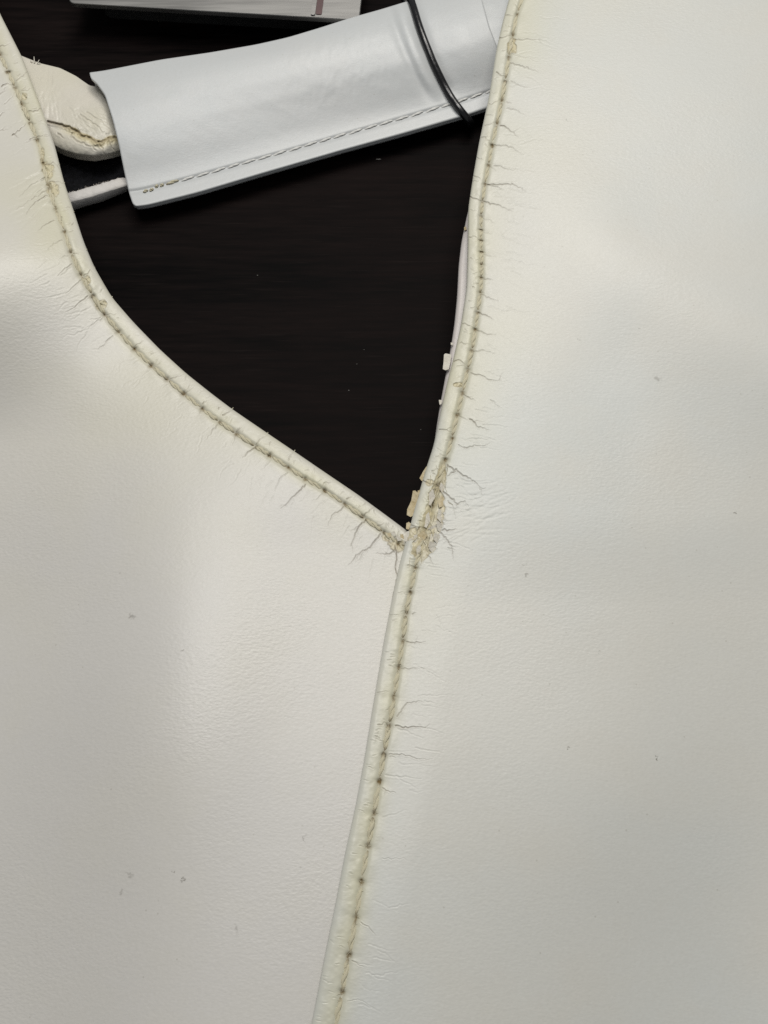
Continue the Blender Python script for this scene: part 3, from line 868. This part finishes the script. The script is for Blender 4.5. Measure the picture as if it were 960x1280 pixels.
def back_sheet(name, pts, dirs, vmax, z, mat, parent, label, zlow=1.3):
    C = curve(pts, 3.0, 6)
    n = len(C)
    if dirs is None:
        T = np.gradient(C, axis=0); T /= np.hypot(*T.T)[:, None]
        D = gsmooth(np.stack([T[:, 1], -T[:, 0]], -1), 80); D /= np.hypot(*D.T)[:, None]
    else:
        ix = np.linspace(0, n - 1, len(dirs)); d = np.array(dirs, float)
        D = np.stack([np.interp(np.arange(n), ix, d[:, 0]), np.interp(np.arange(n), ix, d[:, 1])], -1)
    zz = z(C) if callable(z) else np.full(n, z)
    E = W(C[:, 0], C[:, 1], zz)
    I = W(C[:, 0] + 40 * D[:, 0], C[:, 1] + 40 * D[:, 1], zz) - E
    I = gsmooth(I, 10); I /= np.linalg.norm(I, axis=1)[:, None]
    r = 0.8
    cols = []
    for k in (30, 16, 8, 4, 2.0):
        q = E + I * k; q[:, 2] = np.maximum(zz - 2 * r, 0.6); cols.append(q)
    for phi in np.linspace(-90, 90, 11):
        a = math.radians(phi)
        q = E + I * (r * (1 - math.cos(a))); q[:, 2] = zz - r + r * math.sin(a); cols.append(q)
    far = W(C[:, 0] + vmax * D[:, 0], C[:, 1] + vmax * D[:, 1], 3.0)
    F_ = np.linalg.norm((far - E)[:, :2], axis=1)[:, None]
    for k in np.linspace(0.02, 1, 26):
        q = E + I * (r + F_ * k); q[:, 2] = zz + (zlow - zz) * sstep(k, 0.05, 0.5); cols.append(q)
    P = np.stack(cols, 1)
    P[..., 2] += 0.25 * fbm(P[..., 0] / 6.0, P[..., 1] / 6.0, 2) * (P[..., 2] > 2)
    o = grid_obj(name, P, mat, parent)
    if label:
        o['label'] = label
    return o


inner = back_sheet('inner_layer', EDGE_B, None, 560, lambda C: np.interp(C[:, 1], [-140, 150, 300, 520, 700, 1300], [8.0, 10.5, 12.4, 11.8, 9, 8]), M_REAR, bag,
                   'shaded inner leather layer showing under the right edge')
EDGE_BL = [(p - 16, q + 6) for p, q in EDGE_L[:-1]]
back_sheet('rear_panel', EDGE_BL, [(-1, 0), (-1, .14), (-.9, .4), (-.7, .7), (-.5, .85), (-.3, .95)], 300, 7.0, M_REAR, bag, None)

flake([(555, 443), (557, 442), (564, 444), (563, 453), (561, 462), (557, 463), (553.5, 461), (554.5, 452)], 12.5, 0.3, M_PFLAKE, inner, 0.1, (0.2, 0))
flake([(548.5, 500), (552.5, 500), (552, 505), (549.5, 506)], 12.4, 0.35, M_PFLAKE, inner, 0.3)
flake([(563.5, 428), (566, 428.5), (566, 431), (563.5, 431)], 12.6, 0.25, M_PFLAKE, inner, 0.3)
flake([(580, 284), (582.5, 283), (583.5, 287), (580.5, 288)], 12.6, 0.25, M_FLAKE, inner, 0.3)

# ------------------------------------------------------------------ handle: sleeve
def coons(T, B, L, R, nu, nv):
    """px patch: s along length 0..1, a from bottom(0) to top(1)"""
    def rs(c, n):
        c = np.array(c, float); d = np.r_[0, np.cumsum(np.hypot(*np.diff(c, axis=0).T))]
        t_ = np.linspace(0, d[-1], n)
        r_ = np.stack([np.interp(t_, d, c[:, 0]), np.interp(t_, d, c[:, 1])], -1)
        return gsmooth(r_, n * 0.012)
    T = rs(T, nu); B = rs(B, nu); L = rs(L, nv); R = rs(R, nv)
    s_ = np.linspace(0, 1, nu)[:, None, None]; a_ = np.linspace(0, 1, nv)[None, :, None]
    P = (1 - a_) * B[:, None] + a_ * T[:, None] + (1 - s_) * L[None] + s_ * R[None]
    P -= (1 - s_) * (1 - a_) * B[0] + s_ * (1 - a_) * B[-1] + (1 - s_) * a_ * T[0] + s_ * a_ * T[-1]
    return P


S_TOP = [(112, 91), (128, 89), (200, 75), (262, 66), (320, 56), (360, 47), (400, 35), (440, 22), (476, 12), (512, 1), (560, -14), (596, -26)]
S_BOT = [(174, 260), (186, 259), (250, 243), (330, 219), (430, 190), (500, 171), (580, 148), (610, 138), (650, 124)]
S_LEFT = [(174, 260), (166, 255), (161, 240), (156, 218), (149, 183), (141, 150), (131, 118), (121, 104), (113, 97), (112, 91)]
S_RIGHT = [(650, 124), (640, 100), (628, 75), (619, 52), (612, 34), (604, 5), (596, -26)]
NU, NV = 260, 141
SP = coons(S_TOP, S_BOT, S_LEFT, S_RIGHT, NU, NV)
av = np.linspace(0, 1, NV)
sv = np.linspace(0, 1, NU)
zprof = np.interp(av, [0, 0.01, 0.03, 0.10, 0.135, 0.17, 0.26, 0.4, 0.55, 0.7, 0.82, 0.91, 0.96, 1.0],
                  [4.9, 4.95, 5.0, 5.05, 5.1, 5.2, 6.0, 7.6, 9.2, 10.4, 10.9, 10.9, 10.6, 9.9])
zprof = gsmooth(zprof[:, None], 4.0)[:, 0]
zprof = zprof - 0.30 * np.exp(-((av - 0.135) / 0.014) ** 2) - 0.8 * np.exp(-(av / 0.016) ** 2)
SZ = zprof[None] * np.ones((NU, 1))
pxs, pys = SP[..., 0], SP[..., 1]
sw = sv[:, None]
# big soft dents, a groove shaped for the cord's shadow line on its left and wrinkles towards the middle
SZ = SZ + 0.9 * np.sin(sw * 7.5 + av * 2.0 + 0.6) * np.sin(math.pi * av)[None] ** 1.5 * 0.5
line_c = np.interp(pys, [-20, 3, 30, 62, 92, 120, 147], [508, 515, 523, 535, 548, 563, 583])
dc = pxs - line_c
SZ -= 0.55 * np.exp(-(dc / 9.0) ** 2) * sstep(av[None], 0.12, 0.3)
SZ -= 0.32 * np.exp(-((dc + 30) / 7.0) ** 2) * sstep(av[None], 0.16, 0.35)
SZ += 0.30 * np.exp(-((dc + 17) / 9.0) ** 2) * sstep(av[None], 0.16, 0.35)
SZ += 1.2 * sstep(dc, 5, 60) * np.sin(math.pi * np.clip(av * 1.0, 0, 1))[None]
SZ += 0.06 * fbm(pxs / 34.0 - pys / 60.0, pys / 26.0, 3) * np.sin(math.pi * av)[None]
SZ += 0.05 * fbm(pxs / 5.0, pys / 11.0, 2) * np.exp(-((pxs - 430) / 70.0) ** 2) * sstep(av[None], 0.25, 0.5)
top_s = W(pxs, pys, SZ)
backd = np.array([-0.12, 1.0, 0]); backd /= np.linalg.norm(backd)
ring = [top_s[:, j] for j in range(NV)]
e = top_s[:, -1]
for f_, dz in ((0.9, -0.8), (1.5, -2.0), (1.7, -3.6), (1.4, -5.4), (0.5, -6.8)):
    ring.append(e + backd * f_ + np.array([0, 0, dz]))
low_z = np.interp(av, [0, 0.14, 0.3, 1.0], [3.6, 3.4, 2.6, 1.6])
for j in range(NV - 7, -1, -6):
    q = top_s[:, j].copy(); q[:, 2] = low_z[j]; ring.append(q)
RING = np.stack(ring, 1)
handle = empty('handle', (0, 0, 0)); handle.parent = bag
handle['label'] = 'handle with smooth white leather sleeve and split cracked strap'
nu, nv = RING.shape[:2]
fo = grid_faces(nu, nv, flip=True, closed=True)
# wall thickness: inner shell scaled towards each ring's axis
cen = RING.mean(1, keepdims=True)
INN = RING.copy()
dirv = RING - cen
INN = cen + dirv * 0.955
thk = sstep(av, 0.0, 0.06)[None]
INN[:, :NV, 2] = RING[:, :NV, 2] - 0.7 * thk
INN[:, NV + 5:, 2] = RING[:, NV + 5:, 2] + 0.5
INN[:, :NV, :2] = RING[:, :NV, :2]
fi = grid_faces(nu, nv, flip=False, closed=True) + nu * nv
caps = []
for k in range(nv):
    j = (k + 1) % nv
    caps.append([k, j, nu * nv + j, nu * nv + k])
    o_ = (nu - 1) * nv
    caps.append([o_ + j, o_ + k, nu * nv + o_ + k, nu * nv + o_ + j])
sleeve = mesh_obj('sleeve', np.vstack([RING.reshape(-1, 3), INN.reshape(-1, 3)]), np.vstack([fo, fi, caps]), M_SLEEVE, handle)


def sleeve_pt(px, a):
    j = int(round(a * (NV - 1)))
    i = int(np.argmin(np.abs(pxs[:, j] - px)))
    i = min(max(i, 1), NU - 2)
    t_ = (px - pxs[i, j]) / (pxs[i + 1, j] - pxs[i, j])
    return top_s[i, j] + t_ * (top_s[i + 1, j] - top_s[i, j])


xh = [178, 186, 193, 199, 206]
while xh[-1] < 640:
    xh.append(xh[-1] + random.uniform(17.0, 20.5))
for k in range(len(xh) - 1):
    a_ = 0.135 if k > 1 else 0.12
    A = sleeve_pt(xh[k] + 0.7, a_); B = sleeve_pt(xh[k + 1] - 0.7, a_)
    A = A + np.array([0, -0.22 + 0.1 * random.uniform(-1, 1), 0]); B = B + np.array([0, 0.22 + 0.1 * random.uniform(-1, 1), 0])
    place_stitch(A, B, sleeve, STG if k > 4 else ST[:3], 0.24, 1.0 if k > 4 else 0.8)

# ------------------------------------------------------------------ handle: split strap going into the sleeve
U_TOP = [(18, 66), (30, 71), (50, 79), (75, 85), (95, 95), (112, 107), (150, 112), (185, 110)]
U_BOT = [(50, 172), (66, 185), (80, 192), (98, 197), (118, 199), (140, 195), (155, 190), (190, 180)]
nu, nv = 210, 130
UP = coons(U_TOP, U_BOT, [U_BOT[0], (38, 140), (26, 100), U_TOP[0]], [U_BOT[-1], (188, 145), U_TOP[-1]], nu, nv)
av2 = np.linspace(0, 1, nv)[None]
ux, uy = UP[..., 0], UP[..., 1]
UZ = 3.2 + 5.6 * np.sqrt(np.clip(1 - ((av2 - 0.50) / 0.62) ** 2, 0, 1)) + 0 * ux
UZ += 1.15 * np.sqrt(np.clip(1 - ((av2 - 0.13) / 0.135) ** 2, 0, 1)) * sstep(ux, 58, 92) * sstep(ux, 150, 128) - 0.8 * sstep(av2, 0.05, 0.0)
UZ -= 1.3 * sstep(ux, 132, 156) + 2.2 * sstep(ux, 122, 160) * sstep(av2, 0.1, 0.6)
UZ += 0.5 * np.sin(ux / 17.0) * (1 - av2) * 0.5 + 0.25 * fbm(ux / 16.0, uy / 16.0, 3)
UD = np.zeros_like(UZ); UC = np.zeros_like(UZ); UT = np.zeros_like(UZ)
split = np.array([(60, 152), (70, 155), (84, 159), (95, 163), (102, 169), (112, 172), (120, 177), (127, 178), (136, 173), (150, 171), (170, 168)], float)
cr = [(rough_line(split, 3, 0.7), 1.1, 0.9, 0.8, 0.45),
      (rough_line([(95, 164), (88, 170), (100, 178), (112, 182), (120, 188)], 3, 1.0), 1.0, 0.7, 0.6, 0.2),
      (rough_line([(118, 174), (128, 184), (130, 192)], 3, 1.0), 1.0, 0.6, 0.7, 0.2),
      (rough_line([(136, 174), (139, 182), (144, 189)], 3, 1.0), 0.9, 0.6, 0.5, 0.2),
      (rough_line([(72, 167), (80, 173)], 3, .8), 1.0, 0.6, 0.8, 0.15),
      (rough_line([(100, 143), (118, 155), (130, 165), (140, 174)], 3, .8), 0.9, 0.5, 0.3, 0.14),
      (rough_line([(108, 140), (128, 152), (142, 165)], 3, .8), 0.9, 0.5, 0.2, 0.12)]
for k in range(26):
    cr.append((wander((50 + 20 * random.random(), 82 + 50 * random.random()), math.pi / 2 + random.gauss(0.1, 0.2), random.uniform(10, 36), 3, 0.2), 1.3, 0.9, 0.0, random.uniform(0.02, 0.07)))
for k in range(24):
    cr.append((wander((85 + 40 * random.random(), 130 + 30 * random.random()), 0.65 + random.gauss(0, 0.2), random.uniform(10, 36), 3, 0.2), 1.1, 0.7, 0.05, random.uniform(0.02, 0.06)))
DZ_ = np.zeros_like(UZ)
apply_cracks(ux, uy, DZ_, UC, cr)
r_ = paint(ux, uy, split, 7, 7)
sl, d_, _, _ = r_
belt = np.exp(-((d_ - 2) / 5.0) ** 2) * sstep(ux[sl], 66, 96)
UT[sl] = np.maximum(UT[sl], 0.75 * belt * (uy[sl] > np.interp(ux[sl], split[:, 0], split[:, 1]) - 3))
DZ_[sl] += belt * 0.5 * fbm(ux[sl] / 4.0, uy[sl] / 4.0, 3)
UD[sl] = np.maximum(UD[sl], 0.45 * np.exp(-(d_ / 3.0) ** 2))
UZ += DZ_
PT = W(ux, uy, UZ)
# roll the lower border under, and close the back of the loop
dn = []
for f_, dz in ((-0.0, -0.7), (0.5, -1.3), (1.4, -1.8), (3.0, -2.0)):
    q = PT[:, 0] + np.array([0, f_, 0]); q[:, 2] = np.maximum(PT[:, 0, 2] + dz, 1.0); dn.append(q)
bk = []
for f_, dz in ((0.5, -0.8), (0.7, -2.0), (0.3, -3.5), (-1.0, -4.4)):
    q = PT[:, -1] + np.array([0, f_, 0]); q[:, 2] = np.maximum(PT[:, -1, 2] + dz, 0.8); bk.append(q)
PT2 = np.concatenate([np.stack(dn[::-1], 1), PT, np.stack(bk, 1)], 1)
padA = lambda A: np.pad(A, ((0, 0), (4, 4)), 'edge')
strap = grid_obj('strap', PT2, M_STRAP, handle, {'dirt': padA(UD), 'crack': padA(UC), 'tan': padA(UT), 'yellow': padA(0.6 * np.clip(UT + 0.4 + 0.8 * vnoise(ux / 30, uy / 30), 0, 1))})
strap['label'] = 'cracked cream strap split open along its fold'

# lower, torn side of the strap: a thick strip with a pale raw edge
n = 60
tt = np.linspace(0, 1, n)
ex = 74 + tt * 96
ytop = np.interp(ex, [74, 90, 110, 130, 145, 160, 186], [244, 240, 234, 228, 223.5, 221, 214])
ymid = np.interp(ex, [74, 88, 112, 134, 160, 186], [256, 252, 246, 239, 231, 221])
ybot = np.interp(ex, [74, 92, 112, 128, 145, 160, 186], [268, 262.5, 256.5, 252, 245, 239, 229])
jag = 1.6 * np.array([vnoise(x / 4.0, 0.3) + 0.7 * vnoise(x / 1.7, 3.3) for x in ex])
zt = 4.3
rows = []
A = W(ex, ytop + jag, zt); Bm = W(ex, ymid, zt - 0.05); Cb = W(ex, ybot, 1.9)
A_in = A.copy(); A_in[:, 2] = 1.2
A_in[:, 1] += 0.3
rows = [A_in, A + [0, 0.1, -0.5], A, A * 0.6 + Bm * 0.4 + [0, 0, 0.16], A * 0.25 + Bm * 0.75 + [0, 0, 0.12], Bm, Bm * 0.93 + Cb * 0.07 + [0, -0.08, 0.02],
        Bm * 0.5 + Cb * 0.5 + [0, -0.12, 0], Cb]
Cu = Cb.copy(); Cu[:, 1] += 1.2; Cu[:, 2] = 1.4
rows.append(Cu)
LS = np.stack(rows, 1)
LS[:, 2:8, 2] += 0.18 * fbm(LS[:, 2:8, 0] / 0.9, LS[:, 2:8, 1] / 0.9, 2)
lower = grid_obj('torn_strip', LS, M_STRIP, handle)
lower['label'] = 'lower strip of the torn strap with raw edge'
# black filling between the two
bx_, by_ = np.meshgrid(np.linspace(48, 172, 70), np.linspace(0, 1, 40), indexing='ij')
y0 = np.interp(bx_, [48, 186], [160, 150]); y1 = np.interp(bx_, [48, 90, 160, 186], [256, 249, 230, 222])
BP = W(bx_, y0 + by_ * (y1 - y0), 2.2 + 0.5 * fbm(bx_ / 6, by_ * 12, 3))
BP[..., 2] = np.where(by_ > 0.97, 1.5, BP[..., 2])
grid_obj('black_filling', BP, M_LINING, handle)
# end of the strap leaving the sleeve on the far side, under the right panel
EP = coons([(585, -60), (640, -60), (720, -62)], [(585, 60), (640, 92), (720, 110)], [(585, 60), (585, -60)], [(720, 110), (720, -62)], 40, 40)
ea = np.linspace(0, 1, 40)[None]
EZ = 3.2 + 6.0 * np.sqrt(np.clip(1 - ((ea - 0.5) / 0.56) ** 2, 0, 1)) + 0.2 * fbm(EP[..., 0] / 14, EP[..., 1] / 14, 2)
strap_end = grid_obj('strap_end', W(EP[..., 0], EP[..., 1], EZ), M_SLEEVE, handle)


# frayed fibres: at the strap's top, the raw strip, the torn corner and along the lower seam
def fibres(name, items, mat, parent):
    V = []; F = []
    for base, d, L, r in items:
        base = np.array(base); d = np.array(d, float); d /= np.linalg.norm(d)
        s1 = np.cross(d, [0.3, 0.2, 1.0]); s1 /= np.linalg.norm(s1) + 1e-9; s2 = np.cross(d, s1)
        b0 = len(V); m = 4
        bend = (np.array([random.gauss(0, 1), random.gauss(0, 1), random.gauss(0, 0.5)])) * L * 0.22
        for k in range(m + 1):
            t_ = k / m
            c = base + d * L * t_ + bend * t_ * t_
            rr = r * (1 - 0.45 * t_)
            for j in range(3):
                a = 2.094 * j
                V.append(c + rr * (math.cos(a) * s1 + math.sin(a) * s2))
        for k in range(m):
            for j in range(3):
                A = b0 + 3 * k + j; B = b0 + 3 * k + (j + 1) % 3
                F.append([A, B, B + 3, A + 3])
    o = mesh_obj(name, V, np.array(F), mat, parent)
    o['kind'] = 'stuff'
    return o


def rdir(z=0.3):
    a = random.uniform(0, 2 * math.pi)
    return (math.cos(a), math.sin(a), random.uniform(-0.1, z))


it = []
for (px, py, dx, dy, L, r) in [(43, 79, -0.12, 1, 1.5, 0.22), (46, 80, 0.6, 0.8, 0.9, 0.15), (48, 80, 0.9, 0.5, 0.9, 0.16), (40, 78, -0.5, 0.6, .6, 0.2)]:
    it.append((W(px, py, 7.0), (dx, dy, 0.3), L, r))
fibres('frayed_fibres', it, M_PFLAKE, strap)
it = []
for k in range(70):
    i = random.randrange(4, 46)
    it.append((A[i] + rng.normal(0, 0.12, 3), (random.gauss(0, .5), random.uniform(0.2, 1), 0.5), random.uniform(0.12, 0.32), 0.05))
fibres('frayed_fibres', it, M_RAW, lower)
Pr, PXr, PYr = gridR


def right_pt(px, py):
    k = np.argmin((PXr - px) ** 2 + (PYr - py) ** 2)
    return Pr.reshape(-1, 3)[k]


it = []
for k in range(70):
    q = random.uniform(588, 700)
    px = np.interp(q, [585, 610, 640, 665, 695], [553, 547, 543, 536, 527]) + random.gauss(0, 5)
    it.append((right_pt(px, q), (random.gauss(0.15, 0.35), random.choice((-1, 1)), random.uniform(0, 0.35)), random.uniform(0.8, 2.2), random.uniform(0.05, 0.09)))
for k in range(150):
    j = random.randrange(32, len(holesR) - 1)
    f_ = random.random()
    p = holesR[j] * (1 - f_) + holesR[j + 1] * f_ + np.array([random.gauss(0.1, 0.22), random.gauss(0, 0.2), 0.35])
    it.append((p, rdir(0.4), random.uniform(0.25, 0.7), random.uniform(0.03, 0.06)))
fibres('loose_fibres', it, M_THREAD, right)
Pl, PXl, PYl = gridL
it = []
for k in range(90):
    j = random.randrange(6, 20)
    f_ = random.random()
    p = holesL[j] * (1 - f_) + holesL[j + 1] * f_ + np.array([random.gauss(0, 0.2), random.gauss(0, 0.2), 0.35])
    it.append((p, rdir(0.4), random.uniform(0.25, 0.7), random.uniform(0.03, 0.07)))
for (px, py) in ((82, 229), (108, 313), (92, 266), (120, 335), (141, 371), (336, 541), (76, 206), (369, 564), (291, 511)):
    kk = np.argmin((PXl - px) ** 2 + (PYl - py) ** 2)
    it.append((Pl.reshape(-1, 3)[kk] - np.array([0.15, 0, 0]), (0.6, 0.7, 0.2), random.uniform(0.25, 0.45), 0.13))
fibres('loose_fibres', it, M_THREAD, left)

# ------------------------------------------------------------------ black cord round the sleeve
cp = [(509, -16), (513, -2), (517, 10), (523, 30), (529, 47), (535, 62), (541, 77), (548, 92), (556, 108), (564, 122), (574, 136), (583, 147)]
path = []
for (px, py) in cp:
    k = np.argmin((pxs - px) ** 2 + (pys - py) ** 2)
    zz = SZ.reshape(-1)[k] + 0.6
    path.append(W(px, py, zz))
path = np.array(path)
p_end = path[-1]; p_st = path[0]
loop = list(path) + [p_end + [0.9, -0.5, -0.9], p_end + [0.8, 0.3, -2.2], p_end + [0.0, 3.5, -2.9]]
for f_ in (0.3, 0.55, 0.8):
    q = p_end * (1 - f_) + p_st * f_; q[2] = 1.2; loop.append(q)
loop += [p_st + [-0.8, 3.4, -5.5], p_st + [-0.9, 3.9, -3.0], p_st + [-0.5, 2.6, -1.0]]
loop = np.array(loop)
# closed Catmull-Rom
dense = []
n = len(loop)
for i in range(n):
    p0, p1, p2, p3 = loop[i - 1], loop[i], loop[(i + 1) % n], loop[(i + 2) % n]
    for k in range(6):
        u = k / 6
        dense.append(0.5 * ((2 * p1) + (-p0 + p2) * u + (2 * p0 - 5 * p1 + 4 * p2 - p3) * u * u + (-p0 + 3 * p1 - 3 * p2 + p3) * u ** 3))
dense = np.array(dense)
tan_ = np.roll(dense, -1, 0) - np.roll(dense, 1, 0); tan_ /= np.linalg.norm(tan_, axis=1)[:, None]
V = []; nc = len(dense); sd = 12
for i in range(nc):
    s1 = np.cross(tan_[i], [0.83, 0.45, 0.32]); s1 /= np.linalg.norm(s1); s2 = np.cross(tan_[i], s1)
    for j in range(sd):
        a = 2 * math.pi * j / sd
        V.append(dense[i] + 0.93 * (math.cos(a) * s1 + math.sin(a) * s2))
F = [[i * sd + j, i * sd + (j + 1) % sd, ((i + 1) % nc) * sd + (j + 1) % sd, ((i + 1) % nc) * sd + j] for i in range(nc) for j in range(sd)]
cord = mesh_obj('elastic_cord', V, np.array(F), M_CORD)
tag(cord, 'thin glossy black elastic cord looped round the white handle sleeve', 'cord')

# ------------------------------------------------------------------ metal plate behind the handle
def prism(name, outline, z0, z1, mat, parent, bevel=0.0):
    o_ = np.array(outline, float); n_ = len(o_)
    c = o_.mean(0)
    lay = []
    if bevel > 0:
        ins = c + (o_ - c) * (1 - bevel / np.linalg.norm(o_ - c, axis=1)[:, None])
        lay = [(ins, z0), (o_, z0 + bevel * .6), (o_, z1 - bevel), (c + (o_ - c) * (1 - 0.3 * bevel / np.linalg.norm(o_ - c, axis=1)[:, None]), z1 - 0.3 * bevel), (ins, z1)]
    else:
        lay = [(o_, z0), (o_, z1)]
    V = []
    for p, z in lay:
        V += [[x, y, z] for x, y in p]
    me = bpy.data.meshes.new(name)
    F = []
    for k in range(len(lay) - 1):
        for i in range(n_):
            j = (i + 1) % n_
            F.append([k * n_ + i, k * n_ + j, (k + 1) * n_ + j, (k + 1) * n_ + i])
    F.append(list(range(n_))[::-1]); F.append([(len(lay) - 1) * n_ + i for i in range(n_)])
    me.from_pydata([tuple(np.array(v) * MM) for v in V], [], F)
    me.materials.append(mat)
    o2 = bpy.data.objects.new(name, me); COL.objects.link(o2)
    if parent:
        o2.parent = parent
    return o2


a0 = W(85, 3.5, 9.0)[:2]; a1 = W(449, 25, 9.0)[:2]
ud = (a1 - a0); Lp = np.linalg.norm(ud); ud /= Lp; vd = np.array([-ud[1], ud[0]])


def rrect(x0, x1, y0, y1, r, n_=5):
    pts = []
    for cx, cy, a_s in ((x1 - r, y0 + r, -90), (x1 - r, y1 - r, 0), (x0 + r, y1 - r, 90), (x0 + r, y0 + r, 180)):
        for k in range(n_ + 1):
            a = math.radians(a_s + 90 * k / n_)
            pts.append(a0 + ud * (cx + r * math.cos(a)) + vd * (cy + r * math.sin(a)))
    return np.array(pts)


plate = empty('metal_plate', Vector((a0[0], a0[1], 0)) * MM)
tag(plate, 'silver metal plate on the table behind the handle', 'plate')
bpy.context.view_layer.update()


def under(o):
    o.parent = plate
    o.matrix_parent_inverse = plate.matrix_world.inverted()
    return o


under(prism('top_plate', rrect(0, Lp, 0, 46, 1.6), 7.6, 9.0, M_METAL, None, 0.22))
under(prism('base', rrect(6, Lp - 6, 5, 42, 2), 0, 7.597, M_DMETAL, None))
sx = np.linalg.norm(W(394, 20, 9)[:2] - a0); sx2 = np.linalg.norm(W(402, 20, 9)[:2] - a0)
under(prism('reflection_strip', rrect(sx, sx2, 0.9, 44, 0.4, 3), 9.003, 9.16, M_MAROON, None))  # maroon colour stands in for a pinkish reflection on the metal
under(prism('bright_ridge', rrect(sx - 1.1, sx - 0.05, 0.5, 44, 0.3, 3), 9.003, 9.35, M_METAL, None, 0.1))
